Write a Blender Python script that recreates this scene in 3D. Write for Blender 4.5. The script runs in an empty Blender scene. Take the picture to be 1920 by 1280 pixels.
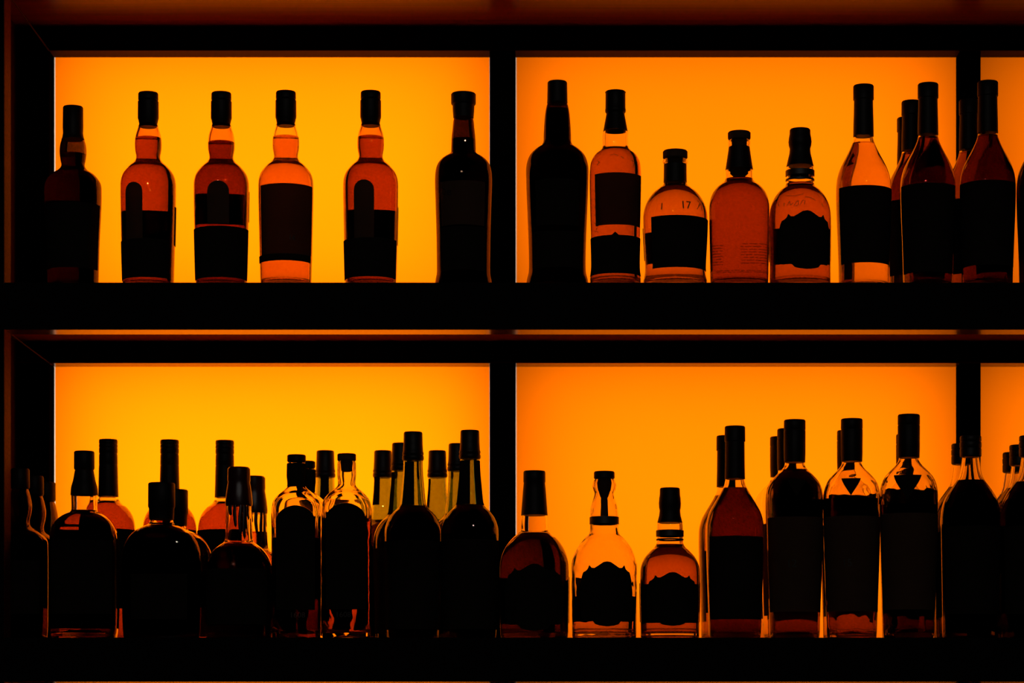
import bpy, math, random
from mathutils import Vector

# ------------------------------------------------------------------ set-up
S = bpy.context.scene
COL = S.collection
FPX = 4960.0                 # focal length in pixels of a 1920 px wide frame
VX, VY = 1030.0, 1386.0      # principal point (the camera is level, lens shifted)
Z0 = 1.20                    # eye height of the camera above the room floor
FLOOR_HI = 0.6213            # shelf tops, relative to the eye
FLOOR_LO = 0.1386
YF, YM, YR, YP = 3.60, 3.643, 3.92, 3.96   # front edge, back of front trim, rear rail, light panel

random.seed(7)


def tag(o, label=None, cat=None, group=None, kind=None):
    if label: o['label'] = label
    if cat: o['category'] = cat
    if group: o['group'] = group
    if kind: o['kind'] = kind
    return o


def link_mesh(name, verts, faces, mat, parent=None, smooth=True, angle=None):
    me = bpy.data.meshes.new(name)
    me.from_pydata(verts, [], faces)
    me.update()
    me.materials.append(mat)
    if smooth:
        me.polygons.foreach_set('use_smooth', [True] * len(me.polygons))
        if angle:
            me.set_sharp_from_angle(angle=math.radians(angle))
    o = bpy.data.objects.new(name, me)
    COL.objects.link(o)
    if parent: o.parent = parent
    return o


def empty(name, loc, rz=0.0):
    o = bpy.data.objects.new(name, None)
    o.empty_display_size = 0.05
    COL.objects.link(o)
    o.location = loc
    o.rotation_euler = (0, 0, rz)
    return o


# ------------------------------------------------------------------ materials
def new_mat(name):
    m = bpy.data.materials.new(name)
    m.use_nodes = True
    nt = m.node_tree
    nt.nodes.clear()
    out = nt.nodes.new('ShaderNodeOutputMaterial')
    return m, nt, out


def principled(name, col, rough=0.5, metal=0.0, noise=0.0, nscale=40.0, spec=0.5, bump=0.0):
    m, nt, out = new_mat(name)
    b = nt.nodes.new('ShaderNodeBsdfPrincipled')
    b.inputs['Base Color'].default_value = (*col, 1)
    b.inputs['Roughness'].default_value = rough
    b.inputs['Metallic'].default_value = metal
    b.inputs['Specular IOR Level'].default_value = spec
    if noise > 0 or bump > 0:
        tc = nt.nodes.new('ShaderNodeTexCoord')
        n = nt.nodes.new('ShaderNodeTexNoise')
        n.inputs['Scale'].default_value = nscale
        nt.links.new(tc.outputs['Object'], n.inputs['Vector'])
        if noise > 0:
            r = nt.nodes.new('ShaderNodeValToRGB')
            r.color_ramp.elements[0].color = (*[c * (1 - noise) for c in col], 1)
            r.color_ramp.elements[1].color = (*[c * (1 + noise) for c in col], 1)
            nt.links.new(n.outputs['Fac'], r.inputs['Fac'])
            nt.links.new(r.outputs['Color'], b.inputs['Base Color'])
        if bump > 0:
            bp = nt.nodes.new('ShaderNodeBump')
            bp.inputs['Strength'].default_value = bump
            bp.inputs['Distance'].default_value = 0.001
            nt.links.new(n.outputs['Fac'], bp.inputs['Height'])
            nt.links.new(bp.outputs['Normal'], b.inputs['Normal'])
    nt.links.new(b.outputs['BSDF'], out.inputs['Surface'])
    return m


def wood(name, col, rough=0.6, spec=0.03):
    m, nt, out = new_mat(name)
    tc = nt.nodes.new('ShaderNodeTexCoord')
    mp = nt.nodes.new('ShaderNodeMapping')
    mp.inputs['Scale'].default_value = (1.6, 120.0, 120.0)
    n = nt.nodes.new('ShaderNodeTexNoise')
    n.inputs['Scale'].default_value = 2.2
    n.inputs['Detail'].default_value = 5.0
    n.inputs['Distortion'].default_value = 0.6
    r = nt.nodes.new('ShaderNodeValToRGB')
    r.color_ramp.elements[0].position = 0.3
    r.color_ramp.elements[0].color = (*[c * 0.5 for c in col], 1)
    r.color_ramp.elements[1].position = 0.7
    r.color_ramp.elements[1].color = (*[c * 1.4 for c in col], 1)
    b = nt.nodes.new('ShaderNodeBsdfPrincipled')
    b.inputs['Roughness'].default_value = rough
    b.inputs['Specular IOR Level'].default_value = spec
    L = nt.links.new
    L(tc.outputs['Object'], mp.inputs['Vector'])
    L(mp.outputs['Vector'], n.inputs['Vector'])
    L(n.outputs['Fac'], r.inputs['Fac'])
    L(r.outputs['Color'], b.inputs['Base Color'])
    L(b.outputs['BSDF'], out.inputs['Surface'])
    return m


def glass(name, col, ior=1.5, rough=0.0, wob=0.0, wscale=30.0):
    m, nt, out = new_mat(name)
    g = nt.nodes.new('ShaderNodeBsdfGlass')
    g.inputs['Color'].default_value = (*col, 1)
    g.inputs['IOR'].default_value = ior
    g.inputs['Roughness'].default_value = rough
    if wob > 0:
        tc = nt.nodes.new('ShaderNodeTexCoord')
        n = nt.nodes.new('ShaderNodeTexNoise')
        n.inputs['Scale'].default_value = wscale
        n.inputs['Detail'].default_value = 1.0
        bp = nt.nodes.new('ShaderNodeBump')
        bp.inputs['Strength'].default_value = wob
        bp.inputs['Distance'].default_value = 0.01
        nt.links.new(tc.outputs['Object'], n.inputs['Vector'])
        nt.links.new(n.outputs['Fac'], bp.inputs['Height'])
        nt.links.new(bp.outputs['Normal'], g.inputs['Normal'])
    nt.links.new(g.outputs['BSDF'], out.inputs['Surface'])
    return m


def paper(name, col, trans=0.0, tcol=None, noise=0.2):
    """Label stock: a diffuse sheet that lets a little light through."""
    m, nt, out = new_mat(name)
    tc = nt.nodes.new('ShaderNodeTexCoord')
    n = nt.nodes.new('ShaderNodeTexNoise')
    n.inputs['Scale'].default_value = 60
    n.inputs['Detail'].default_value = 3
    r = nt.nodes.new('ShaderNodeValToRGB')
    r.color_ramp.elements[0].color = (*[c * (1 - noise) for c in col], 1)
    r.color_ramp.elements[1].color = (*[c * (1 + noise) for c in col], 1)
    d = nt.nodes.new('ShaderNodeBsdfDiffuse')
    L = nt.links.new
    L(tc.outputs['Object'], n.inputs['Vector'])
    L(n.outputs['Fac'], r.inputs['Fac'])
    L(r.outputs['Color'], d.inputs['Color'])
    if trans > 0:
        t = nt.nodes.new('ShaderNodeBsdfTranslucent')
        t.inputs['Color'].default_value = (*(tcol or col), 1)
        mx = nt.nodes.new('ShaderNodeMixShader')
        mx.inputs[0].default_value = trans
        L(d.outputs[0], mx.inputs[1])
        L(t.outputs[0], mx.inputs[2])
        L(mx.outputs[0], out.inputs['Surface'])
    else:
        L(d.outputs[0], out.inputs['Surface'])
    return m


def diffuser(name, col, cloud=0.04):
    """Opal acrylic sheet, lit only by the lamps behind it."""
    m, nt, out = new_mat(name)
    tc = nt.nodes.new('ShaderNodeTexCoord')
    n = nt.nodes.new('ShaderNodeTexNoise')
    n.inputs['Scale'].default_value = 5.0
    n.inputs['Detail'].default_value = 2.0
    r = nt.nodes.new('ShaderNodeValToRGB')
    r.color_ramp.elements[0].color = (*[c * (1 - cloud) for c in col], 1)
    r.color_ramp.elements[1].color = (*[min(1, c * (1 + cloud)) for c in col], 1)
    t = nt.nodes.new('ShaderNodeBsdfTranslucent')
    L = nt.links.new
    L(tc.outputs['Object'], n.inputs['Vector'])
    L(n.outputs['Fac'], r.inputs['Fac'])
    L(r.outputs['Color'], t.inputs['Color'])
    L(t.outputs[0], out.inputs['Surface'])
    return m


M = {}
M['wood'] = wood('stained_wood', (0.095, 0.011, 0.003), rough=0.30, spec=0.10)
M['post_wood'] = wood('stained_post_wood', (0.10, 0.010, 0.004))
M['wood_dark'] = wood('dark_stained_wood', (0.026, 0.0035, 0.002))
M['edge'] = wood('glossy_edge_banding', (0.06, 0.012, 0.005), rough=0.16, spec=0.10)
M['edge_dark'] = wood('brown_edge_banding', (0.08, 0.02, 0.01), rough=0.15, spec=0.09)
M['unlit_black_lacquer'] = principled('unlit_black_lacquer', (0.004, 0.003, 0.003), 0.7, spec=0.03, noise=0.3)  # black that holds the shade of faces turned from the panels
M['matt_black'] = paper('matt_black_paint', (0.0015, 0.0012, 0.001))
M['panel'] = diffuser('amber_acrylic', (0.94, 0.165, 0.0004))
M['strip'] = diffuser('white_light_gap', (0.80, 0.58, 0.44), 0.02)  # pale colour of lamp light leaking past the amber sheet
M['clear_acrylic'], _nt, _o = new_mat('clear_acrylic_back')
_t = _nt.nodes.new('ShaderNodeBsdfTransparent')
_nt.links.new(_t.outputs[0], _o.inputs['Surface'])
M['wall'] = principled('painted_wall', (0.03, 0.028, 0.026), 0.9, noise=0.2, nscale=8)
M['cap'] = principled('black_foil_cap', (0.006, 0.004, 0.003), 0.5, spec=0.12, noise=0.3, nscale=60)
M['cap_ridged'] = principled('dark_screw_cap', (0.007, 0.005, 0.004), 0.45, 0.0, noise=0.2, spec=0.18)
M['cork'] = principled('dark_cork', (0.05, 0.022, 0.010), 0.8, noise=0.5, nscale=200, spec=0.2)
M['wax'] = principled('dark_sealing_wax', (0.03, 0.004, 0.003), 0.3, noise=0.2, bump=0.2, nscale=90, spec=0.4)
M['black_label'] = paper('black_paper_label', (0.012, 0.009, 0.007))
M['dark_label'] = paper('dark_brown_paper_label', (0.10, 0.05, 0.03), 0.5, (0.42, 0.36, 0.30))
M['brown_label'] = paper('brown_translucent_label', (0.10, 0.04, 0.02), 0.6, (0.38, 0.36, 0.36))
M['ink'] = principled('dark_printed_ink', (0.010, 0.006, 0.004), 0.6)
M['pale_ink'] = principled('pale_printed_ink', (0.25, 0.16, 0.10), 0.6)
M['band'] = principled('black_neck_band', (0.012, 0.008, 0.006), 0.5)


def q(col, n):      # total transmission spread over n surface crossings
    return tuple(c ** (1.0 / n) for c in col)


GL = {
    'clear': glass('clear_glass', q((0.86, 0.80, 0.65), 4)),
    'clear_wavy': glass('clear_wavy_glass', q((0.86, 0.80, 0.65), 4), wob=0.35, wscale=38),
    'amber': glass('amber_glass', q((0.66, 0.42, 0.2), 4)),
    'tan': glass('olive_tinted_glass', q((0.17, 0.30, 0.1), 4)),
    'dark': glass('dark_green_black_glass', q((0.022, 0.008, 0.001), 4)),
    'brown': glass('brown_glass', q((0.06, 0.04, 0.01), 4)),
}
LQ = {
    'pale': glass('pale_gold_whisky', q((0.74, 0.56, 0.2), 2), 1.36),
    'gold': glass('gold_whisky', q((0.52, 0.27, 0.05), 2), 1.36),
    'orange': glass('orange_whisky', q((0.40, 0.16, 0.02), 2), 1.36),
    'umber': glass('umber_whisky', q((0.25, 0.062, 0.01), 2), 1.36),
    'light_umber': glass('light_umber_whisky', q((0.32, 0.11, 0.02), 2), 1.36),
    'rust': glass('rust_whisky', q((0.16, 0.035, 0.01), 2), 1.36),
    'red': glass('red_amber_whisky', q((0.095, 0.014, 0.004), 2), 1.36),
    'deep': glass('deep_red_brown_whisky', q((0.045, 0.007, 0.002), 2), 1.36),
    'black': glass('almost_black_whisky', q((0.005, 0.001, 0.0005), 2), 1.36),
}


# ------------------------------------------------------------------ shapes
def catmull(pts, n=6):
    """Centripetal Catmull-Rom through (r, z) points."""
    if len(pts) < 3: return list(pts)
    P = [pts[0]] + list(pts) + [pts[-1]]
    P[0] = (2 * pts[0][0] - pts[1][0], 2 * pts[0][1] - pts[1][1])
    P[-1] = (2 * pts[-1][0] - pts[-2][0], 2 * pts[-1][1] - pts[-2][1])
    out = []
    for i in range(1, len(P) - 2):
        p0, p1, p2, p3 = P[i - 1], P[i], P[i + 1], P[i + 2]
        def tj(ti, a, b): return ti + max(1e-9, math.hypot(b[0] - a[0], b[1] - a[1])) ** 0.5
        t0 = 0; t1 = tj(t0, p0, p1); t2 = tj(t1, p1, p2); t3 = tj(t2, p2, p3)
        for k in range(n):
            t = t1 + (t2 - t1) * k / n
            c = []
            for d in (0, 1):
                a1 = (t1 - t) / (t1 - t0) * p0[d] + (t - t0) / (t1 - t0) * p1[d]
                a2 = (t2 - t) / (t2 - t1) * p1[d] + (t - t1) / (t2 - t1) * p2[d]
                a3 = (t3 - t) / (t3 - t2) * p2[d] + (t - t2) / (t3 - t2) * p3[d]
                b1 = (t2 - t) / (t2 - t0) * a1 + (t - t0) / (t2 - t0) * a2
                b2 = (t3 - t) / (t3 - t1) * a2 + (t - t1) / (t3 - t1) * a3
                c.append((t2 - t) / (t2 - t1) * b1 + (t - t1) / (t2 - t1) * b2)
            out.append((max(0.0005, c[0]), c[1]))
    out.append(pts[-1])
    return out


class Section:
    """Cross-section: round at the neck, blending to a superellipse in the body."""
    def __init__(s, n=2.0, ratio=1.0, r0=0.02, r1=0.04):
        s.n, s.ratio, s.r0, s.r1 = n, ratio, r0, r1

    def pt(s, r, a, off=0.0):
        # a = 0 faces the room (-Y), positive a turns to the right (+X)
        t = min(1, max(0, (r - s.r0) / max(1e-6, s.r1 - s.r0)))
        t = t * t * (3 - 2 * t)
        n = 2 + (s.n - 2) * t
        k = 1 + (s.ratio - 1) * t
        ca, sa = math.cos(a), math.sin(a)
        ex = abs(sa) ** n + abs(ca) ** n
        m = ex ** (-1.0 / n) if s.n != 2.0 else 1.0
        x, y = m * sa, -m * ca
        rr = r + off
        return (rr * x, (r * k + off) * y)


ROUND = Section()


def lathe(rings, sec, seg=64):
    """rings: (r, z) from top to bottom, r = 0 closes the end."""
    V, F = [], []
    idx = []
    for r, z in rings:
        if r <= 1e-6:
            idx.append([len(V)]); V.append((0, 0, z)); continue
        row = []
        for i in range(seg):
            x, y = sec.pt(r, 2 * math.pi * i / seg)
            row.append(len(V)); V.append((x, y, z))
        idx.append(row)
    for a, b in zip(idx, idx[1:]):
        for i in range(seg):
            j = (i + 1) % seg
            if len(a) == 1 and len(b) == 1: continue
            if len(a) == 1: F.append((a[0], b[i], b[j]))
            elif len(b) == 1: F.append((a[i], b[0], a[j]))
            else: F.append((a[i], b[i], b[j], a[j]))
    return V, F


def profile_r(outer, z):
    for (r0, z0), (r1, z1) in zip(outer, outer[1:]):
        if (z0 - z) * (z1 - z) <= 0 and abs(z0 - z1) > 1e-9:
            return r0 + (r1 - r0) * (z - z0) / (z1 - z0)
    return outer[-1][0] if z < outer[-1][1] else outer[0][0]


def patch(outer, sec, a0, a1, top, bot, mat, name, parent, off=0.0004, th=0.0003, cols=48, rows=16):
    """A thin curved label; top(t) and bot(t) give heights for t in -1..1."""
    V, F = [], []
    for layer in (0, 1):
        for i in range(cols + 1):
            t = -1 + 2 * i / cols
            a = a0 + (a1 - a0) * i / cols
            zt, zb = top(t), bot(t)
            for j in range(rows + 1):
                z = zb + (zt - zb) * j / rows
                x, y = sec.pt(profile_r(outer, z), a, off + th * layer)
                V.append((x, y, z))
    n1 = (cols + 1) * (rows + 1)
    def k(l, i, j): return l * n1 + i * (rows + 1) + j
    for i in range(cols):
        for j in range(rows):
            F.append((k(1, i, j), k(1, i + 1, j), k(1, i + 1, j + 1), k(1, i, j + 1)))
            F.append((k(0, i, j), k(0, i, j + 1), k(0, i + 1, j + 1), k(0, i + 1, j)))
    for i in range(cols):
        F.append((k(0, i, 0), k(0, i + 1, 0), k(1, i + 1, 0), k(1, i, 0)))
        F.append((k(0, i, rows), k(1, i, rows), k(1, i + 1, rows), k(0, i + 1, rows)))
    for j in range(rows):
        F.append((k(0, 0, j), k(1, 0, j), k(1, 0, j + 1), k(0, 0, j + 1)))
        F.append((k(0, cols, j), k(0, cols, j + 1), k(1, cols, j + 1), k(1, cols, j)))
    return link_mesh(name, V, F, mat, parent, smooth=True, angle=40)


def lerp_table(tab, t):
    t = abs(t)
    for (t0, v0), (t1, v1) in zip(tab, tab[1:]):
        if t <= t1: return v0 + (v1 - v0) * (t - t0) / (t1 - t0)
    return tab[-1][1]


CREST_T = [(0, 0), (.12, .01), (.3, .07), (.42, .105), (.52, .10), (.60, .055), (.66, .12), (.74, .15), (.84, .17), (.9, .24), (.95, .33), (1, .5)]
CREST_B = [(0, 0), (.25, .015), (.4, .04), (.48, .09), (.55, .10), (.8, .10), (.9, .13), (.95, .22), (1, .36)]
ARCH_T = [(i / 20, 1 - math.sqrt(max(0, 1 - (i / 20) ** 2))) for i in range(21)]


def text_patch(body, outer, sec, a_mid, z_mid, h, mat, name, parent, off=0.0009, mirror=False):
    cu = bpy.data.curves.new(name, 'FONT')
    cu.body = body
    cu.size = h * 1.4
    cu.align_x = 'CENTER'; cu.align_y = 'CENTER'
    cu.extrude = 0.0001
    cu.resolution_u = 3
    tmp = bpy.data.objects.new(name, cu)
    COL.objects.link(tmp)
    dg = bpy.context.evaluated_depsgraph_get()
    me = bpy.data.meshes.new_from_object(tmp.evaluated_get(dg))
    bpy.data.objects.remove(tmp)
    bpy.data.curves.remove(cu)
    for v in me.vertices:
        x, y, e = v.co
        if mirror: x = -x
        z = z_mid + y
        r = profile_r(outer, z)
        px, py = sec.pt(r, a_mid + x / max(r, 0.01), off + e)
        v.co = (px, py, z)
    me.materials.clear()
    me.materials.append(mat)
    o = bpy.data.objects.new(name, me)
    COL.objects.link(o)
    o.parent = parent
    return o


def strokes(lines, outer, sec, mat, name, parent, w=0.0006, off=0.0003):
    """Small raised or printed strokes that follow the glass; lines hold (angle, z) points."""
    V, F = [], []
    for ln in lines:
        for (a0, z0), (a1, z1) in zip(ln, ln[1:]):
            r = profile_r(outer, (z0 + z1) / 2)
            dx, dz = (a1 - a0) * r, z1 - z0
            L = math.hypot(dx, dz) or 1
            nx, nz = -dz / L * w / 2, dx / L * w / 2
            b = len(V)
            for o in (off, off + 0.0004):
                for (a, z, s) in ((a0, z0, 1), (a1, z1, 1), (a1, z1, -1), (a0, z0, -1)):
                    zz = z + s * nz
                    rr = profile_r(outer, zz)
                    x, y = sec.pt(rr, a + s * nx / max(rr, .01), o)
                    V.append((x, y, zz))
            F += [(b + 4, b + 5, b + 6, b + 7), (b + 3, b + 2, b + 1, b), (b, b + 1, b + 5, b + 4),
                  (b + 1, b + 2, b + 6, b + 5), (b + 2, b + 3, b + 7, b + 6), (b + 3, b, b + 4, b + 7)]
    return link_mesh(name, V, F, mat, parent, smooth=False)


# ------------------------------------------------------------------ bottle kinds
# profiles are measured as (picture row, half width) of one bottle of the kind and turned
# into metres once, at that bottle's distance; every bottle of the kind then has the same size.
T = {}


def kind(key, top, Y, floor, cap, body, base, **k):
    T[key] = dict(top=top, Y=Y, floor=floor, cap=cap, body=body, base=base, **k)


kind('bulb', 170, 3.655, FLOOR_HI,
     [(170, 17.5), (172, 18.6), (187, 18.8), (188.5, 17.6), (191, 19.4), (222, 19.6), (226, 18.2), (230, 17.6), (239, 15.5)],
     [(227, 14.5), (235, 17.8), (243, 20.2), (253, 23.2), (264, 24.7), (280, 24.6), (296, 22.4), (303, 25.5), (314, 37), (327, 47),
      (340, 51), (360, 51.6), (400, 51), (470, 49.5), (525, 48)], 47)
kind('bulb_dark', 196, 3.67, FLOOR_HI,
     [(196, 17.5), (198, 18.8), (240, 19.2), (250, 18.6), (258, 20), (262, 21.5)],
     [(248, 15), (257, 18.8), (270, 23.5), (286, 25), (300, 23.4), (311, 21.8), (319, 27), (329, 41), (344, 51.5), (365, 53), (400, 52), (450, 49.5), (520, 47.5)], 47)
kind('flared', 170, 3.665, FLOOR_HI,
     [(170, 21.5), (172, 23.3), (194, 23.3), (196, 22.5), (197, 20.6), (207, 20.2), (221, 19.2)],
     [(218, 15), (224, 18.4), (240, 20.4), (260, 22.4), (278, 23), (286, 23.6), (290, 28), (297, 39), (308, 48.5), (325, 53), (380, 52.5), (430, 51),
      (500, 50), (513, 50.3), (524, 52.3), (532, 53.5)], 53)
kind('broad_dark', 149, 3.665, FLOOR_HI,
     [(149, 16.8), (151, 18.4), (188, 19), (193, 19.4), (195, 18)],
     [(190, 16), (197, 19.6), (212, 22.6), (232, 24.5), (252, 25.6), (266, 26.2), (272, 29), (280, 40), (292, 51.5), (310, 57.8), (340, 58.2), (400, 56), (450, 54),
      (500, 53.2), (512, 54), (524, 57), (532, 58)], 57.5)
kind('cone_neck', 167, 3.645, FLOOR_HI,
     [(167, 17.6), (169, 19.6), (173, 19.4), (175, 18.6), (204, 18.8), (206, 19.6), (210, 19.2), (213, 17)],
     [(211, 14), (216, 16), (231, 19), (246, 22), (249, 23.6), (262, 24.2), (277, 24.8), (283, 30), (290, 38), (302, 45.2), (320, 48), (380, 47.8), (440, 46.2),
      (503, 45), (513, 46), (523, 47.6)], 47,
     sleeve=[(212, 16.8), (217, 17.6), (231, 20.2), (246, 23)])
kind('short_dome', 278, 3.652, FLOOR_HI,
     [(278, 21.5), (280, 23.2), (296, 23.2), (298, 21)],
     [(298.5, 18), (300, 22.6), (303, 24), (306, 23), (309, 20.6), (325, 20.6), (340, 20.8), (346, 22.4), (350, 26.5), (356, 35), (368, 46.5), (384, 55.5), (402, 60), (420, 60.3), (450, 59.2),
      (490, 57), (505, 56.6), (518, 58), (527, 60)], 59.5,
     sleeve=[(309, 21.4), (325, 21.5), (342, 21.8)])
kind('pillar_dome', 243, 3.645, FLOOR_HI,
     [(243, 19.6), (245, 21.4), (259, 21.4), (262, 20)],
     [(262.5, 18.4), (265, 20.8), (273, 20.6), (277, 18.6), (290, 20.8), (306, 23.2), (322, 25.6), (337, 26.3), (342, 30), (351, 41.5), (364, 51), (381, 56), (410, 56.4), (470, 55.6),
      (520, 54.8)], 54,
     sleeve=[(276, 19.6), (290, 21.6), (306, 24), (318, 25.8)], plug=[(262, 15), (300, 16), (326, 17), (331, 12)])
kind('crest', 238, 3.648, FLOOR_HI,
     [(238, 17.6), (240, 19.4), (252, 19.6), (258, 20.8), (266, 21.8), (273, 21), (279, 19.2), (288, 20), (298, 22.4), (312, 25.6)],
     [(296, 16), (306, 21.5), (313, 25), (318, 26), (343, 26.2), (349, 28), (357, 37), (369, 47), (385, 54.4), (402, 57.4), (450, 57.4), (500, 57), (524, 57.2)], 57,
     bands=[(320, 331, 27.2), (336, 340, 27)])
kind('tall_slim', 156, 3.67, FLOOR_HI,
     [(156, 17.8), (158, 19.2), (187, 19.3), (188.5, 17.8), (200, 17.9), (232, 18.8), (256, 19.2)],
     [(250, 15), (257, 17.8), (267, 20.3), (276, 23.8), (289, 30), (304, 38), (320, 45.4), (337, 50), (358, 51.5), (400, 50.8), (450, 48.8), (500, 47), (525, 46.5)], 46)
kind('tall_slim_low', 797, 3.66, FLOOR_LO,
     [(797, 18), (799, 19.2), (827, 19.4), (828.5, 18), (870, 18.4), (898, 19)],
     [(892, 15), (898, 17.6), (909, 20), (918, 24), (930, 31), (945, 40), (960, 48), (978, 53), (1000, 54), (1060, 53), (1130, 50.5), (1185, 49)], 48)
kind('triangle', 785, 3.706, FLOOR_LO,
     [(785, 19), (787, 20.3), (805, 20.4), (806.5, 19.6), (808, 20.4), (850, 20.2), (867, 19.6)],
     [(862, 15), (867, 17.8), (874, 19.8), (881, 25), (891, 35), (903, 45), (916, 50.8), (932, 53), (968, 53), (1050, 51), (1120, 48.6), (1150, 47.8), (1184, 47)], 46)
kind('screw_round', 815, 3.66, FLOOR_LO,
     [(815, 18.6), (817, 20), (826, 20.2), (828, 19.2), (830, 20.4), (838, 20.4), (840, 19.4), (842, 20.2), (855, 20.2), (857, 18)],
     [(852, 13), (857, 15.4), (874, 18), (889, 21), (899, 25), (911, 33.5), (927, 44.5), (944, 52), (965, 55.8), (1000, 56), (1100, 54.4), (1180, 53.4)], 52.5)
kind('long_neck', 805, 3.655, FLOOR_LO,
     [(805, 16.4), (807, 17.6), (830, 18.2), (844, 19), (846, 20), (849, 20), (851, 19), (853, 20.2), (858, 20.4), (861, 18.6)],
     [(850, 15), (858, 18), (868, 18.2), (888, 19.2), (912, 21.4), (936, 23.8), (945, 25.4), (951, 30), (960, 39), (973, 47.6), (990, 53), (1015, 53.6), (1100, 51.6), (1180, 50)], 49)
kind('ribbed_cap', 822, 3.86, FLOOR_LO,
     [(822, 16.5), (824, 17.4), (831, 17.4), (832, 16.6), (834, 17.4), (838, 17.4), (839, 16.6), (841, 17.4), (848, 17.4), (850, 16.4), (853, 17.2), (870, 17.4),
      (871, 16.9), (873, 17.5), (905, 18.2), (931, 19)],
     [(925, 14), (932, 18), (938, 20.5), (944, 27), (952, 35.5), (962, 43), (976, 48.4), (996, 50.6), (1040, 50.6), (1150, 50)], 49)
kind('square', 844, 3.66, FLOOR_LO,
     [(844, 17.6), (846, 19), (878, 19.2), (881, 17.4)],
     [(879, 14), (886, 17), (900, 19.4), (914, 23.4), (929, 24.6), (957, 24.8), (959.5, 27), (964, 35), (971, 44), (980, 52), (991, 58), (1006, 61), (1030, 61.6), (1150, 61.6), (1180, 60.6)], 59,
     n=5.5, ratio=1.0, sleeve=[(882, 17.6), (888, 18.6), (901, 21), (914, 24.6), (928, 25.6)])
kind('square_small', 877, 3.685, FLOOR_LO,
     [(877, 16), (879, 17.4), (913, 17.6), (916, 16)],
     [(912, 13), (918, 15.6), (930, 19), (947, 22), (962, 20.6), (976, 17.4), (985, 19), (992, 28), (1001, 40), (1011, 47), (1030, 48.4), (1170, 48.4)], 47,
     n=4.5, ratio=1.0)
kind('flask', 903, 3.645, FLOOR_LO,
     [(903, 23.6), (905, 25), (950, 25.2), (953, 23.6), (974, 23)],
     [(960, 18), (976, 21.8), (982, 24.6), (987, 35), (994, 48), (1005, 60), (1020, 68.6), (1040, 72.8), (1070, 73.6), (1150, 73), (1180, 72)], 71,
     n=2.6, ratio=0.55)
kind('waxed', 874, 3.66, FLOOR_LO,
     [(874, 18.6), (877, 21), (900, 21.4), (904, 20.6), (912, 22), (925, 24), (942, 25.6), (948, 25)],
     [(880, 15), (905, 18), (946, 22.6), (980, 24.6), (1004, 25.8), (1015, 27.6), (1021, 35), (1030, 45.5), (1042, 54), (1060, 61), (1085, 62.5), (1180, 61.5)], 60.5,
     n=2.8, ratio=0.85)
kind('arched_flat', 851, 3.65, FLOOR_LO,
     [(851, 16), (852.5, 17.4), (864, 17.6), (866, 16)],
     [(866, 14), (868, 16.6), (880, 17.4), (893, 17.6), (903, 16.6), (911, 16.8), (916, 20.5), (923, 29), (931, 37), (940, 43), (953, 46.3), (1000, 46.3), (1180, 46)], 45.5,
     n=3.6, ratio=0.62)
kind('stoppered', 882, 3.66, FLOOR_LO,
     [(882, 18), (884, 19.5), (896, 19.6), (898, 17.5)],
     [(897.5, 16), (901, 20), (910, 22.2), (919, 20.4), (924, 18.6), (932, 20), (944, 23.6), (958, 26), (984, 26.6), (1000, 28.5), (1009, 37), (1021, 46.5), (1035, 54.6), (1053, 60.8), (1080, 61.4), (1150, 61), (1184, 60.4)], 60,
     bands=[(969, 983, 27.6)], plug=[(896, 15), (905, 14), (918, 12), (930, 8), (934, 6), (938, 6.5), (966, 7), (969, 4)])
kind('sleeved', 881, 3.66, FLOOR_LO,
     [(881, 19.4), (883, 20.6), (903, 20.8), (905, 20), (918, 21.4), (940, 23), (966, 25)],
     [(905, 15), (940, 20), (966, 24.4), (984, 25.6), (996, 26.2), (1002, 34), (1014, 46), (1030, 56.4), (1049, 63), (1072, 64.8), (1150, 64.4), (1184, 64)], 63)
kind('crest_small', 913, 3.655, FLOOR_LO,
     [(913, 17.4), (915, 18.8), (927, 19), (933, 20), (943, 20.8), (951, 20.4), (957, 19.2), (966, 20.2), (980, 23.8)],
     [(966, 15), (976, 20.6), (981, 23.6), (988, 24.4), (1018, 25.2), (1024, 28), (1033, 37), (1045, 47.4), (1061, 54.4), (1082, 56), (1150, 55.6), (1184, 55)], 55,
     bands=[(994, 1006, 26), (1010, 1013, 25.8)])


def conv(t, rows, ref=None):
    k = t['Y'] / FPX
    return [(hw * k, (VY - y) * k - t['floor']) for y, hw in rows]


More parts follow.
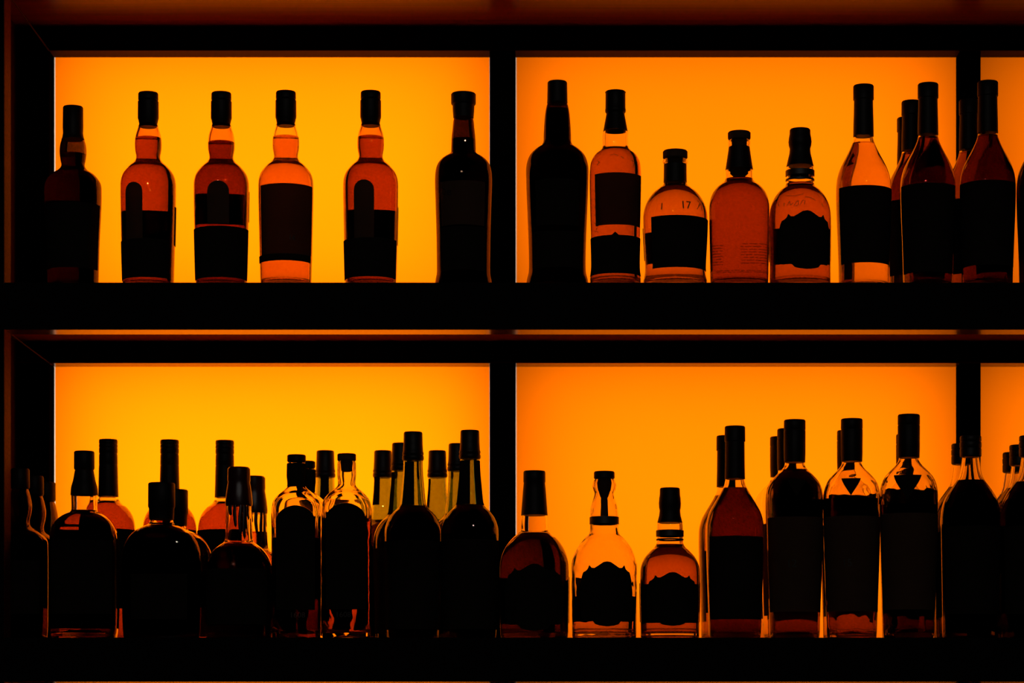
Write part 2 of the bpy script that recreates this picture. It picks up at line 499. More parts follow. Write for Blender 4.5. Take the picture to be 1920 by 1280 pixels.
def bottle(name, key, x, top, label, gl='clear', lq=None, fill=None, labels=(), texts=(), stroke=(), rot=0.0, group=None,
           Y=None, capmat='cap', plug=None, drips=None, sleeve=True, neck_cork=None, X=None, floor=None):
    t = T[key]
    k0 = t['Y'] / FPX
    rcap = t['cap'][0][1] * k0
    H = (VY - t['top']) * (t['Y'] - rcap) / FPX - t['floor']      # real height, highest point of the cap
    fl = t['floor'] if floor is None else floor
    if Y is None:
        Y = (fl + H) * FPX / (VY - top) + rcap if top is not None else t['Y']
    if X is None:
        X = (x - VX) * Y / FPX
    root = empty(name, (X, Y, Z0 + fl), rot)
    tag(root, label, 'bottle', group)
    # glass shell
    pts = conv(t, t['body'])
    rb = t['base'] * k0
    rmax = max(r for r, z in pts); rneck = pts[1][0]
    sec = Section(t.get('n', 2.0), t.get('ratio', 1.0), rneck * 1.5, rmax * 0.97)
    outer = catmull(pts, 5)
    zlast = outer[-1][1]
    foot = []
    if zlast > 0.008:
        steps = 5
        for i in range(1, steps):
            u = i / steps
            foot.append((outer[-1][0] + (rb - outer[-1][0]) * u, zlast + (0.004 - zlast) * u))
    cr = 0.0028
    foot += [(rb, cr + 0.001), (rb - cr * .3, cr * .35), (rb - cr, 0.0)]
    outer_full = outer + foot
    bottom = [(rb - 0.006, 0.0), (rb - 0.009, 0.0012), (rb * 0.5, 0.0035), (rb * 0.2, 0.0045), (0, 0.005)]
    th = 0.0026
    zin = 0.0085
    inner = []
    for r, z in outer:
        if z > zin + 0.004: inner.append((max(0.004, r - th), z))
    inner[0] = (inner[0][0], outer[0][1])
    r_l = inner[-1][0]
    z_l = inner[-1][1]
    if z_l > 0.03:
        inner += [(r_l + (rb - th - r_l) * u, z_l + (0.02 - z_l) * u) for u in (.33, .66, 1)]
    rbi = inner[-1][0]
    inner += [(rbi - 0.0006, zin + 0.004), (rbi - 0.003, zin + 0.001), (rbi - 0.006, zin), (rbi * .5, zin + .002), (0, zin + 0.003)]
    rings = list(reversed(inner)) + outer_full + bottom
    V, F = lathe(rings, sec)
    link_mesh('glass_body', V, F, GL[gl], root)
    full = outer_full
    # whisky
    if lq:
        zf = (VY - fill) * k0 - t['floor'] if fill else outer[0][1] - 0.03
        lr = []
        e = 0.00035
        for r, z in inner:
            if z < zf: lr.append((max(0.0, r + (e if r > 0 else 0)), z - (e if r < rbi - .002 else 0)))
        rt = None
        for (r0, z0), (r1, z1) in zip(inner, inner[1:]):
            if z0 >= zf >= z1 and z0 != z1:
                rt = r0 + (r1 - r0) * (z0 - zf) / (z0 - z1)
        rt = (rt or lr[0][0]) + e
        lr = [(0, zf), (rt * .6, zf), (rt - .0012, zf), (rt, zf + .0006)] + lr
        V, F = lathe(lr, sec)
        link_mesh('whisky', V, F, LQ[lq], root)
    # cap
    cp = conv(t, t['cap'])
    top_r = cp[0][0]
    ztop = H
    cp = [(r, z - (cp[0][1] - ztop) if i < 2 else z) for i, (r, z) in enumerate(cp)]
    cr2 = [(0, ztop + 0.0001), (top_r * .9, ztop)] + cp
    ins = max(0.006, cp[-1][0] * .6)
    cr2 += [(ins, cp[-1][1]), (0, cp[-1][1])]
    sol = cr2
    V, F = lathe(sol, ROUND, 48)
    nm = {'wax': 'wax_seal', 'cork': 'stopper'}.get(capmat, 'cap')
    cap = link_mesh(nm, V, F, M[capmat], root, smooth=True, angle=35)
    pl = plug if plug is not None else t.get('plug')
    if pl:
        pr = conv(t, pl)
        lim = [(min(r, max(.003, profile_r(outer, z) - th - .0006)), z) for r, z in pr]
        V, F = lathe([(0, lim[0][1])] + lim + [(0, lim[-1][1])], ROUND, 32)
        link_mesh('cork', V, F, M['cork'], root, angle=35)
    if sleeve and t.get('sleeve'):
        sr = catmull(conv(t, t['sleeve']), 3)
        V, F = lathe([(max(.004, profile_r(outer, z) + .0001), z) for r, z in reversed(sr)] +
                     [(max(r, profile_r(outer, z) + .0006), z) for r, z in sr] +
                     [(profile_r(outer, sr[-1][1]) + .0001, sr[-1][1])], ROUND, 48)
        link_mesh('foil_sleeve', V, F, M['cap'], root, angle=35)
    for (y0, y1, hw) in t.get('bands', ()):
        z0, z1 = (VY - y0) * k0 - t['floor'], (VY - y1) * k0 - t['floor']
        r = hw * k0
        V, F = lathe([(r - .0008, z0), (r, z0 - .0004), (r, z1 + .0004), (r - .0008, z1)], ROUND, 48)
        link_mesh('neck_band', V, F, M['band'], root, angle=35)
    # labels: (part name, material, shape, left dx, right dx, top row, bottom row[, 'back'])
    holder = None
    for L in labels:
        nm, mt, shp, x0, x1, y0, y1 = L[:7]
        back = len(L) > 7
        rm = profile_r(full, (VY - (y0 + y1) / 2) * k0 - t['floor'])
        dpt = rm * t.get('ratio', 1.0) * (1 if back else -1)
        kk = (t['Y'] + dpt) / FPX
        zt, zb = (VY - y0) * kk - t['floor'], (VY - y1) * kk - t['floor']
        zb = max(zb, 0.006)
        if back:
            a0, a1 = math.pi + math.radians(x0), math.pi + math.radians(x1)
        else:
            def an(dx):
                u = max(-.999, min(.999, dx * k0 / rm))
                if t.get('n', 2) > 2:      # walk the superellipse to this x
                    best = min((abs(sec.pt(rm, math.radians(d))[0] - dx * k0), d) for d in range(-90, 91))
                    return math.radians(best[1])
                return math.asin(u)
            a0, a1 = an(x0), an(x1)
        h = zt - zb
        wm = abs(a1 - a0) * rm / 2
        if shp == 'rect': tf = lambda s: zt; bf = lambda s: zb
        elif shp == 'arch': tf = lambda s: zt - lerp_table(ARCH_T, s) * wm * 0.95; bf = lambda s: zb
        elif shp == 'pill': tf = lambda s: zt - lerp_table(ARCH_T, s) * wm * 0.95; bf = lambda s: zb + lerp_table(ARCH_T, s) * wm * 0.95
        elif shp == 'crest': tf = lambda s: zt - lerp_table(CREST_T, s) * h * 0.95; bf = lambda s: zb + lerp_table(CREST_B, s) * h * 0.95
        elif shp == 'peak': tf = lambda s: zt - min(.0045, abs(s) * .05) ; bf = lambda s: zb
        elif shp == 'saw': tf = lambda s: zt; bf = lambda s: zb + .0007 * abs(math.sin(s * 60))
        elif shp == 'tri': tf = lambda s: zt; bf = lambda s: zb + abs(s) * (h - .0004)
        po = patch(full, sec, a0, a1, tf, bf, M[mt], nm, root, cols=96 if shp in ('saw', 'crest') else 40)
        if nm == 'front_label' and not back: holder = po
    for X_ in texts:
        s, dx, y, hpx, mt, nm = X_[:6]
        kk = (t['Y'] - rmax * t.get('ratio', 1)) / FPX
        z = (VY - y) * kk - t['floor']
        r = profile_r(full, z)
        text_patch(s, full, sec, math.asin(max(-.95, min(.95, dx * k0 / r))), z, hpx * k0, M[mt], nm, holder if (holder and nm in ('age_number', 'label_lettering')) else root)
    if stroke:
        for nm, lines, back in stroke:
            out = []
            for ln in lines:
                o2 = []
                for dx, y in ln:
                    kk = (t['Y'] + (rmax if back else -rmax) * .8) / FPX
                    z = (VY - y) * kk - t['floor']
                    r = profile_r(full, z)
                    a = math.asin(max(-.97, min(.97, dx * k0 / r)))
                    o2.append((math.pi - a if back else a, z))
                out.append(o2)
            so = strokes(out, full, sec, M['ink'], nm, holder if (holder and nm.startswith('label')) else root)
            if nm in ('label_print', 'back_print', 'embossing'): so['kind'] = 'stuff'
    if drips:
        for (deg, y0, y1, w) in drips:
            z0, z1 = (VY - y0) * k0 - t['floor'], (VY - y1) * k0 - t['floor']
            a = math.radians(deg)
            V, F = [], []
            n, m = 14, 10
            for i in range(n + 1):
                u = i / n
                z = z0 + (z1 - z0) * u
                ww = w * k0 * (0.75 + 0.35 * math.sin(u * 3.0)) * (1 if u < .9 else math.sqrt(max(0.02, 1 - ((u - .9) / .1) ** 2)))
                r = profile_r(full, z)
                cx, cy = sec.pt(r, a + .05 * math.sin(u * 5 + deg), 0.0004)
                for j in range(m):
                    b = 2 * math.pi * j / m
                    V.append((cx + ww * math.cos(b) * math.cos(a), cy + ww * math.cos(b) * math.sin(a) + ww * .5 * math.sin(b) * -math.cos(a), z))
            for i in range(n):
                for j in range(m):
                    V0 = i * m + j; V1 = i * m + (j + 1) % m
                    F.append((V0, V0 + m, V1 + m, V1))
            F.append(tuple(range(m))); F.append(tuple(reversed(range(n * m, n * m + m))))
            link_mesh('wax_drip', V, F, M['wax'], root)
    return root


def rows_of_script(x0, x1, y0, y1, n, seed):
    rnd = random.Random(seed)
    out = []
    for i in range(n):
        y = y0 + (y1 - y0) * i / max(1, n - 1)
        x = x0 + rnd.random() * 4
        while x < x1:
            w = 1.5 + rnd.random() * 5
            out.append([(x, y), (min(x1, x + w), y + rnd.uniform(-.4, .4))])
            x += w + 1.2
    return out


# ---- upper shelf, left compartment
GB = 'bulb-necked bottles on the upper shelf'
bottle('whisky_bottle', 'bulb_dark', 137, 196, 'dark glass bulb-necked bottle at the far left of the upper shelf', 'brown', 'red', 290,
       [('front_label', 'black_label', 'rect', -51, 49, 378, 500), ('back_label', 'black_label', 'rect', -60, 60, 380, 500, 1)], Y=3.67)
bottle('whisky_bottle', 'bulb', 278, 170, 'bulb-necked amber bottle second from left on upper shelf, narrow arched label turned leftward', 'amber', 'light_umber', 260,
       [('arched_label', 'dark_label', 'arch', -18, 18, 340, 446), ('front_label', 'black_label', 'rect', -49, 49, 446, 519),
        ('back_label', 'black_label', 'rect', -72, 72, 399, 470, 1)], rot=math.radians(-24), group=GB)
bottle('whisky_bottle', 'bulb', 415, 170, 'bulb-necked bottle of dark red whisky on upper shelf, centred arched label, third from left', 'amber', 'rust', 268,
       [('arched_label', 'dark_label', 'arch', -20, 20, 338, 418), ('front_label', 'black_label', 'rect', -50, 50, 423, 519),
        ('back_label', 'black_label', 'rect', -85, 85, 368, 425, 1)], group=GB)
bottle('whisky_bottle', 'bulb', 536, 168, 'bulb-necked bottle of bright pale orange whisky with wide brown rectangular label on upper shelf', 'clear', 'gold', 260,
       [('front_label', 'brown_label', 'rect', -43, 49, 345, 476), ('lower_band', 'black_label', 'rect', -48, 47, 476, 489),
        ('back_label', 'dark_label', 'rect', 62, 80, 385, 480, 1)],
       stroke=[('label_print', [[(a, b), (c, d)] for (a, b), (c, d) in [((-5, 404), (42, 405)), ((2, 411), (44, 412)), ((-2, 418), (44, 419)), ((8, 425), (40, 426)), ((2, 463), (40, 464)), ((5, 469), (36, 470))]], False)],
       texts=[('16', 16, 446, 10, 'ink', 'age_number')], group=GB)
bottle('whisky_bottle', 'bulb', 695, 168, 'bulb-necked amber bottle standing apart on upper shelf, between the brown-labelled and the flared-foot bottles', 'amber', 'light_umber', 260,
       [('arched_label', 'dark_label', 'arch', -19, 19, 338, 446), ('front_label', 'black_label', 'rect', -49, 49, 446, 519),
        ('back_label', 'black_label', 'rect', -78, 78, 399, 470, 1)], rot=math.radians(-11), group=GB)
bottle('whisky_bottle', 'flared', 869, 170, 'nearly black bottle with wide cap and flared foot overlapping the upper centre divider', 'dark', 'black', 262,
       [('front_label', 'dark_label', 'rect', -40, 40, 338, 420), ('lower_label', 'black_label', 'rect', -40, 40, 424, 505)],
       texts=[('De', -32, 358, 16, 'ink', 'label_lettering')])

# ---- upper shelf, right compartment
bottle('whisky_bottle', 'broad_dark', 1045, 149, 'tall broad black glass bottle with flared foot, first right of the upper centre divider', 'dark', 'black', 206,
       [('front_label', 'black_label', 'rect', -40, 40, 335, 420), ('lower_label', 'black_label', 'rect', -44, 44, 432, 500)])
bottle('whisky_bottle', 'cone_neck', 1154, 167, 'amber bottle with black conical neck foil and brown toothed-edge label on upper shelf', 'clear', 'orange', 281,
       [('front_label', 'brown_label', 'saw', -38, 46, 323, 421), ('lower_label', 'black_label', 'peak', -46, 45, 434, 512)],
       stroke=[('embossing', [[(-40 + (i % 3) * 3, 355 + i * 5), (-36 + (i % 2) * 4, 359 + i * 5)] for i in range(16)] +
                [[(-34, 300), (-30, 304), (-35, 308)], [(28, 300), (34, 302), (33, 312)], [(-10, 292), (-4, 290), (4, 293)], [(8, 294), (14, 298)]], False)])
bottle('whisky_bottle', 'short_dome', 1266, 278, 'short round-shouldered bottle with dark stopper and full-width black label on upper shelf', 'clear', 'gold', 350,
       [('front_label', 'black_label', 'rect', -45, 60, 403, 500), ('back_label', 'black_label', 'rect', -50, 88, 438, 498, 1)], capmat='cork', plug=[(298, 17), (345, 17)],
       texts=[('17', 17, 384, 15, 'ink', 'embossed_number'), ('1', -27, 386, 13, 'ink', 'embossed_number')],
       stroke=[('embossing', [[(38, 374), (44, 378), (41, 384)], [(42, 370), (50, 376)], [(38, 392), (42, 384), (46, 380), (47, 392)], [(50, 384), (54, 386)]], False)])
bottle('whisky_bottle', 'pillar_dome', 1386, 243, 'orange-red bottle without front label, standing right of the short round-shouldered bottle', 'clear', 'umber', 337, [], capmat='cork',
       stroke=[('back_print', rows_of_script(-48, -10, 462, 498, 8, 3) + rows_of_script(4, 48, 460, 496, 8, 5) + rows_of_script(-22, 40, 510, 513, 2, 9), True)])
bottle('whisky_bottle', 'crest', 1500, 238, 'round bottle with black wavy cap and black crest-shaped label on upper shelf', 'clear', 'orange', 346,
       [('front_label', 'black_label', 'crest', -44, 52, 394, 504), ('back_label', 'black_label', 'rect', -88, 88, 432, 500, 1)],
       stroke=[('embossed_signature', [[(-42, 385), (-44, 378), (-40, 376)], [(-34, 387), (-33, 380)], [(-28, 386), (-24, 378), (-22, 386), (-18, 382)], [(-16, 388), (-12, 380), (-8, 378), (-9, 387), (-14, 388)],
                                       [(-6, 387), (0, 377), (4, 378), (2, 386)], [(36, 380), (38, 386)], [(-30, 366), (-14, 368), (2, 364)], [(4, 370), (16, 372), (24, 376)]], False)])
GS = 'tall slim bottles at the right of the upper shelf'
GLAB = [('front_label', 'black_label', 'rect', -46, 51.2, 347, 491), ('back_label', 'black_label', 'rect', -50, 50, 380, 480, 1)]
bottle('whisky_bottle', 'tall_slim', 1619, 156, 'tall slim bottle of pale orange whisky with bright foot, right of the crest-labelled one', 'clear', 'pale', 270, GLAB, group=GS, Y=3.67)
bottle('whisky_bottle', 'tall_slim', 1740, 153, 'tall slim dark amber bottle in front of the upper right divider\'s left edge', 'clear', 'rust', 262,
       [('front_label', 'black_label', 'rect', -49, 45, 345, 510), ('back_label', 'black_label', 'rect', -60, 85, 372, 480, 1)], group=GS)
bottle('whisky_bottle', 'tall_slim', 1852, 149, 'tall slim deep red bottle with cap overlapping the right edge of the upper right divider', 'clear', 'red', 262,
       [('front_label', 'black_label', 'rect', -51, 47, 343, 500), ('back_label', 'black_label', 'rect', -85, 60, 360, 490, 1)], group=GS)
bottle('whisky_bottle', 'tall_slim', 1958, 154, 'dark bottle cut off by the right picture edge on the upper shelf', 'brown', 'deep', 262, GLAB, group=GS)
bottle('whisky_bottle', 'tall_slim', 1709, 186, 'slim bottle directly behind the dark amber one left of the upper right divider', 'clear', 'orange', 262, GLAB, group=GS)
bottle('whisky_bottle', 'tall_slim', 1700, 217, 'rearmost slim bottle against the amber panel left of the upper right divider', 'clear', 'orange', 262, GLAB, group=GS, Y=3.862)
bottle('whisky_bottle', 'tall_slim', 1817, 184, 'slim bottle hidden against the upper right divider, behind the deep red one', 'clear', 'orange', 262, GLAB, group=GS)

# ---- lower shelf, left compartment
GQ = 'small square bottles by the lower left side wall'
for x, top, yy, lab in ((38.5, 877, 3.687, 'front bottle of the dark row beside the lower left side wall'),
                        (61, 893, 3.79, 'middle bottle of the dark row beside the lower left side wall'),
                        (84, 905, 3.882, 'rear bottle of the dark row beside the lower left side wall')):
    bottle('whisky_bottle', 'square_small', x, top, lab, 'brown', 'deep', 990,
           [('front_label', 'black_label', 'rect', -44, 44, 1050, 1150)], Y=yy, X=-.7375, group=GQ)
bottle('whisky_bottle', 'square', 158, 844, 'square-shouldered bottle with black neck foil, frontmost at the left of the lower shelf', 'clear', 'umber', 958,
       [('front_label', 'black_label', 'rect', -56, 56, 1012, 1150), ('back_label', 'black_label', 'rect', -88, 88, 1002, 1180, 1)], rot=math.radians(4))
GR = 'ribbed-cap bottles behind the front row on the lower shelf'
RL = [('front_label', 'black_label', 'rect', -50, 50, 990, 1140), ('back_label', 'black_label', 'rect', -75, 75, 1000, 1140, 1)]
bottle('whisky_bottle', 'ribbed_cap', 203, 822, 'ribbed-cap bottle behind the square-shouldered bottle on the lower shelf', 'clear', 'umber', 941, RL, group=GR)
bottle('whisky_bottle', 'ribbed_cap', 318, 823, 'ribbed-cap bottle rising behind the wide flask on the lower shelf', 'clear', 'umber', 941, RL, group=GR)
bottle('whisky_bottle', 'ribbed_cap', 421.5, 824, 'ribbed-cap bottle behind and left of the front wax-sealed bottle', 'clear', 'umber', 941, RL, group=GR)
bottle('whisky_bottle', 'flask', 303, 903, 'wide dark flask with tall black cap at the front of the lower shelf', 'clear', 'black', 986,
       [('front_label', 'black_label', 'rect', -52, 52, 1075, 1160), ('back_label', 'black_label', 'rect', -60, 60, 1075, 1160, 1)], group='wide flasks on the lower shelf')
bottle('whisky_bottle', 'flask', 328, 916, 'wide dark flask standing directly behind the other wide flask', 'clear', 'black', 986,
       [('front_label', 'black_label', 'rect', -52, 52, 1075, 1160)], group='wide flasks on the lower shelf')
WD = [(-70, 935, 985, 3), (-35, 940, 968, 4), (-10, 940, 990, 3), (14, 940, 1004, 3.4), (32, 940, 1012, 3.6), (52, 940, 975, 3), (80, 935, 958, 3), (150, 940, 990, 3)]
bottle('whisky_bottle', 'waxed', 448, 874, 'front wax-sealed bottle with dripping wax on its neck, lower shelf', 'clear', 'black', 1022,
       [('front_label', 'black_label', 'rect', -56, 56, 1065, 1170)], capmat='wax', drips=WD, group='wax-sealed bottles on the lower shelf')
bottle('whisky_bottle', 'waxed', 477, 891, 'wax-sealed bottle half hidden behind the other wax-sealed bottle', 'clear', 'orange', 985,
       [('front_label', 'black_label', 'rect', -56, 56, 1065, 1170)], capmat='wax', drips=WD, rot=math.radians(25), group='wax-sealed bottles on the lower shelf')
GF = 'flat arched-label bottles on the lower shelf'
bottle('whisky_bottle', 'arched_flat', 556, 851, 'flat clear bottle with arched black label and black neck, left of the open-necked one', 'clear_wavy', 'orange', 1010,
       [('front_label', 'black_label', 'arch', -35, 36, 947, 1143), ('neck_foil', 'black_label', 'rect', -17.2, 17.2, 868, 911), ('neck_foil', 'black_label', 'rect', -92, 92, 868, 911, 1)],
       texts=[('1608', 4, 1153, 10, 'ink', 'embossed_number')],
       stroke=[('label_rules', [[(-33, 988), (28, 988)], [(-33, 1012), (28, 1012)]], False)], group=GF)
bottle('whisky_bottle', 'arched_flat', 650, 849, 'flat clear bottle with bare glass neck and arched black label, right of its twin', 'clear_wavy', 'umber', 975,
       [('front_label', 'black_label', 'arch', -36, 37, 944, 1143), ('back_label', 'black_label', 'rect', -30, 60, 962, 1120, 1)],
       plug=[(864, 12), (870, 11.5), (884, 10.5), (886, 8)], texts=[('1608', -4, 1153, 10, 'ink', 'embossed_number')], group=GF, capmat='cork')
bottle('whisky_bottle', 'arched_flat', 574, 863, 'flat bottle behind the left arched-label bottle, only its dark neck showing', 'clear', 'red', 960,
       [('neck_foil', 'black_label', 'rect', -17.2, 17.2, 868, 911), ('neck_foil', 'black_label', 'rect', -92, 92, 868, 911, 1), ('front_label', 'black_label', 'arch', -35, 36, 947, 1120)], group=GF)
GN = 'long-necked bottles left of the lower centre divider'
NL = [('front_label', 'black_label', 'rect', -53, 53, 1010, 1178), ('back_label', 'black_label', 'rect', -89, 89, 1000, 1178, 1)]
bottle('whisky_bottle', 'long_neck', 610, 842, 'long-necked bottle between and behind the two flat arched-label bottles', 'tan', 'deep', 950,
       NL + [('neck_label', 'black_label', 'rect', -9, 9, 858, 945)], group=GN, Y=3.912, capmat='cap_ridged')
bottle('whisky_bottle', 'long_neck', 718, 845, 'rear long-necked bottle, leftmost of the right-hand cluster', 'tan', 'red', 948,
       NL + [('neck_label', 'black_label', 'rect', -17, -5, 858, 915)], group=GN, Y=3.912, capmat='cap_ridged')
bottle('whisky_bottle', 'long_neck', 752, 829, 'middle-row long-necked bottle behind the left shoulder of the front one', 'tan', 'red', 948,
       NL + [('neck_label', 'black_label', 'rect', -20, -12, 862, 945)], group=GN, capmat='cap_ridged')
bottle('whisky_bottle', 'long_neck', 820, 845, 'rear long-necked bottle seen in the gap between the two front ones', 'tan', 'red', 948,
       NL + [('neck_label', 'black_label', 'rect', -19, -14, 862, 945)], group=GN, Y=3.912, capmat='cap_ridged')
bottle('whisky_bottle', 'long_neck', 858, 830, 'middle-row long-necked bottle just behind the bottle overlapping the divider', 'tan', 'red', 948,
       NL, group=GN, capmat='cap_ridged')
bottle('whisky_bottle', 'long_neck', 774.5, 808, 'front long-necked bottle left of the one overlapping the lower divider', 'tan', 'black', 948,
       NL + [('neck_label', 'black_label', 'rect', -16, 3, 862, 945)], group=GN, capmat='cap_ridged')
bottle('whisky_bottle', 'long_neck', 881, 805, 'front long-necked bottle whose shoulder overlaps the lower centre divider', 'tan', 'black', 948,
       NL + [('neck_label', 'black_label', 'rect', -20, 1, 862, 945), ('neck_label', 'black_label', 'rect', 11, 22, 862, 945)], group=GN, Y=3.655, capmat='cap_ridged')

# ---- lower shelf, right compartment
bottle('whisky_bottle', 'sleeved', 1002, 881, 'round dark red bottle with flared black neck sleeve, first right of the lower centre divider', 'clear', 'deep', 1001,
       [('front_label', 'black_label', 'crest', -54, 54, 1056, 1182), ('back_label', 'black_label', 'rect', -88, 88, 1085, 1170, 1)])
bottle('whisky_bottle', 'stoppered', 1133, 882, 'nearly empty clear bottle with stopper, bulbous neck and black crest label', 'clear_wavy', 'gold', 1120,
       [('front_label', 'black_label', 'crest', -46, 51, 1052, 1174), ('back_label', 'black_label', 'rect', -62, 62, 1085, 1165, 1)], capmat='cap')
bottle('whisky_bottle', 'crest_small', 1256, 913, 'shortest bottle on the lower shelf, orange whisky with black crest-shaped label', 'clear', 'orange', 1022,
       [('front_label', 'black_label', 'crest', -45, 48, 1072, 1173), ('back_label', 'black_label', 'rect', -88, 88, 1096, 1168, 1)], Y=3.655)
GT = 'tall slim bottles on the lower shelf'
bottle('whisky_bottle', 'tall_slim_low', 1378, 797, 'tall slim red-amber bottle right of the shortest crest-labelled bottle', 'clear', 'red', 916,
       [('front_label', 'black_label', 'rect', -47, 49, 1004, 1160), ('back_label', 'black_label', 'rect', -55, 55, 1020, 1150, 1)], group=GT)
bottle('whisky_bottle', 'tall_slim_low', 1362, 815, 'tall slim bottle peeping out behind the red-amber one', 'clear', 'pale', 916,
       [('front_label', 'black_label', 'rect', -42, 49, 1020, 1140)], group=GT)
GM = 'bottles with inverted triangle seals on the lower shelf'
TR = [('triangle_seal', 'black_label', 'tri', -19, 17, 898, 930)]
ML = [('front_label', 'dark_label', 'rect', -49, 49, 968, 1146)]
bottle('whisky_bottle', 'triangle', 1490, 785, 'full dark triangle-seal bottle with the number 12 on its label', 'clear', 'orange', 882,
       TR + ML + [('back_label', 'black_label', 'rect', -88, 88, 905, 1125, 1)], texts=[('12', -10, 1056, 14, 'ink', 'age_number')], stroke=[('label_print', [[(-30, 1030), (24, 1030)], [(-38, 1096), (30, 1096)], [(-38, 1103), (30, 1103)]], False)], group=GM)  # tall back label is added to darken the shoulders seen through the glass
bottle('whisky_bottle', 'triangle', 1597, 783, 'triangle-seal bottle with clear orange shoulders and the number 15 on its label', 'clear_wavy', 'orange', 938,
       [('triangle_seal', 'black_label', 'tri', -26, 13, 897, 930)] + ML + [('back_label', 'black_label', 'rect', -84, 48, 930, 1125, 1)], texts=[('15', -14, 1056, 14, 'ink', 'age_number')],
       stroke=[('label_print', [[(-30, 1036), (24, 1034)], [(-34, 1096), (26, 1096)], [(-34, 1103), (26, 1103)]], False)], group=GM)
bottle('whisky_bottle', 'triangle', 1704, 775, 'rightmost triangle-seal bottle with plain label and dark foot', 'clear_wavy', 'deep', 955,
       [('triangle_seal', 'black_label', 'tri', -36, 20, 897, 942)] + ML + [('back_label', 'black_label', 'rect', -88, 60, 925, 1160, 1)], group=GM, Y=3.645)
bottle('whisky_bottle', 'triangle', 1463, 818, 'rearmost bottle behind the number 12 bottle, its shoulder showing at left', 'clear', 'pale', 980, ML, group=GM, Y=3.912)
bottle('whisky_bottle', 'triangle', 1477, 802, 'bottle directly behind the number 12 bottle, cap edge showing at left', 'clear', 'pale', 980, ML, group=GM, Y=3.812)
bottle('whisky_bottle', 'triangle', 1589, 805, 'bottle behind the number 15 bottle, only a sliver of cap showing', 'clear', 'pale', 980, ML, group=GM)
bottle('whisky_bottle', 'triangle', 1699.5, 812, 'bottle behind the plain-labelled triangle-seal bottle, sliver of cap showing', 'clear', 'pale', 980, ML, group=GM)
GC = 'screw-cap round bottles at the right of the lower shelf'
SL = [('front_label', 'black_label', 'rect', -50, 50, 985, 1150), ('back_label', 'black_label', 'rect', -60, 60, 985, 1150, 1)]
bottle('whisky_bottle', 'screw_round', 1820, 815, 'dark screw-cap bottle with clear neck, standing before the lower right divider', 'clear', 'black', 902, SL, group=GC, capmat='cap_ridged', Y=3.66)
bottle('whisky_bottle', 'screw_round', 1803.5, 830, 'screw-cap bottle behind the one before the lower right divider', 'clear', 'black', 902, SL, group=GC, capmat='cap_ridged')
bottle('whisky_bottle', 'screw_round', 1931, 818, 'front screw-cap bottle cut by the right picture edge on the lower shelf', 'clear', 'black', 905, SL, group=GC, capmat='cap_ridged', Y=3.66)
bottle('whisky_bottle', 'screw_round', 1912, 832, 'middle screw-cap bottle at the right picture edge, behind the cut-off one', 'clear', 'black', 902, SL, group=GC, capmat='cap_ridged', Y=3.775)
bottle('whisky_bottle', 'screw_round', 1899, 850, 'rearmost screw-cap bottle at the right edge of the lower shelf', 'clear', 'black', 902, SL, group=GC, capmat='cap_ridged', Y=3.873)


# ------------------------------------------------------------------ shelving unit
def box(name, x0, x1, y0, y1, z0, z1, mat, parent=None, bev=0.0006):
    V = [(x, y, z) for x in (x0, x1) for y in (y0, y1) for z in (z0, z1)]
    F = [(0, 1, 3, 2), (4, 6, 7, 5), (0, 4, 5, 1), (2, 3, 7, 6), (0, 2, 6, 4), (1, 5, 7, 3)]
    o = link_mesh(name, V, F, mat, parent, smooth=False)
    if bev:
        b = o.modifiers.new('bevel', 'BEVEL'); b.width = bev; b.segments = 2
    return o


XL, XR = -0.81, 1.32
WALLX = -0.790
INX = -0.7415
unit = empty('back_bar_shelving', (0, YF, Z0 - 0.40))
tag(unit, 'dark wooden open shelving unit framing the backlit amber panels, whisky bottles on its two shelves', 'shelving')


def ubox(name, x0, x1, y0, y1, z0, z1, mat, bev=0.0006, parent=None):
    # local to the unit's Empty
    off = Vector((0, YF, -0.40))
    o = box(name, x0, x1, y0 - off.y, y1 - off.y, z0 - off.z, z1 - off.z, mat, unit, bev)
    return o


BOT = -0.30
TOPZ = 1.088
levels = [(0.0784, 0.1386, 'lower'), (0.5575, 0.6213, 'upper'), (1.0203, 1.088, 'top')]
for zb, zt, nm in levels:
    zu = zt - 0.0317
    b = ubox('shelf_board', WALLX + .0002, XR, YM, YP, zu, zt, M['wood'])
    ubox('front_edge', INX + .0002, XR, YF, YM - .0002, zb, zt, M['edge'] if nm != 'x' else M['wood'])
    ubox('unlit_facing', INX + .0002, XR, YF - .002, YF - .0002, zb + .0005, zt, M['unlit_black_lacquer'], .0003)  # dark sheet puts the shade of the unlit shelf front into colour
    ubox('rear_rail', WALLX, XR, YR, YP - .001, zb + .002, zu - .0002, M['unlit_black_lacquer'])  # unlit rail face, its shade put into the black colour
    ubox('rail_underside', WALLX, XR, YR, YP - .001, zb, zb + .0018, M['wood_dark' if nm == 'top' else 'edge_dark'], .0002)  # separate trim gives the rail's lit underside its own colour, darker at top
# bottom edge of the side ledger runs from front to back at each rail's height
for zb, zt, nm in levels:
    ubox('side_ledger', INX - .0012, INX + .0006, YM, YR, zb, zb + .0012, M['wood_dark'], .0002)
ubox('side_panel', XL, WALLX, YM, YP, BOT, TOPZ, M['wood_dark'])
ubox('front_post', XL - .06, INX, YF, YM - .0002, BOT, TOPZ, M['post_wood'])
ubox('unlit_facing', XL - .06, INX - .0003, YF - .002, YF - .0002, BOT, TOPZ, M['unlit_black_lacquer'], .0003)  # dark sheet for the shade on the front of the post
# rear uprights stand between the shelf levels
gaps = [(BOT, .0784), (.1386, .5575), (.6213, 1.0203)]
DIV = [(WALLX + .0002, INX + .0008), (-.0885, -.0503), (.6084, .6393), (1.285, 1.32)]
for a, b in DIV:
    for zb, zt in gaps:
        ubox('divider', a, b, YR, YP - .001, zb + .0003, zt - .0003, M['matt_black'])

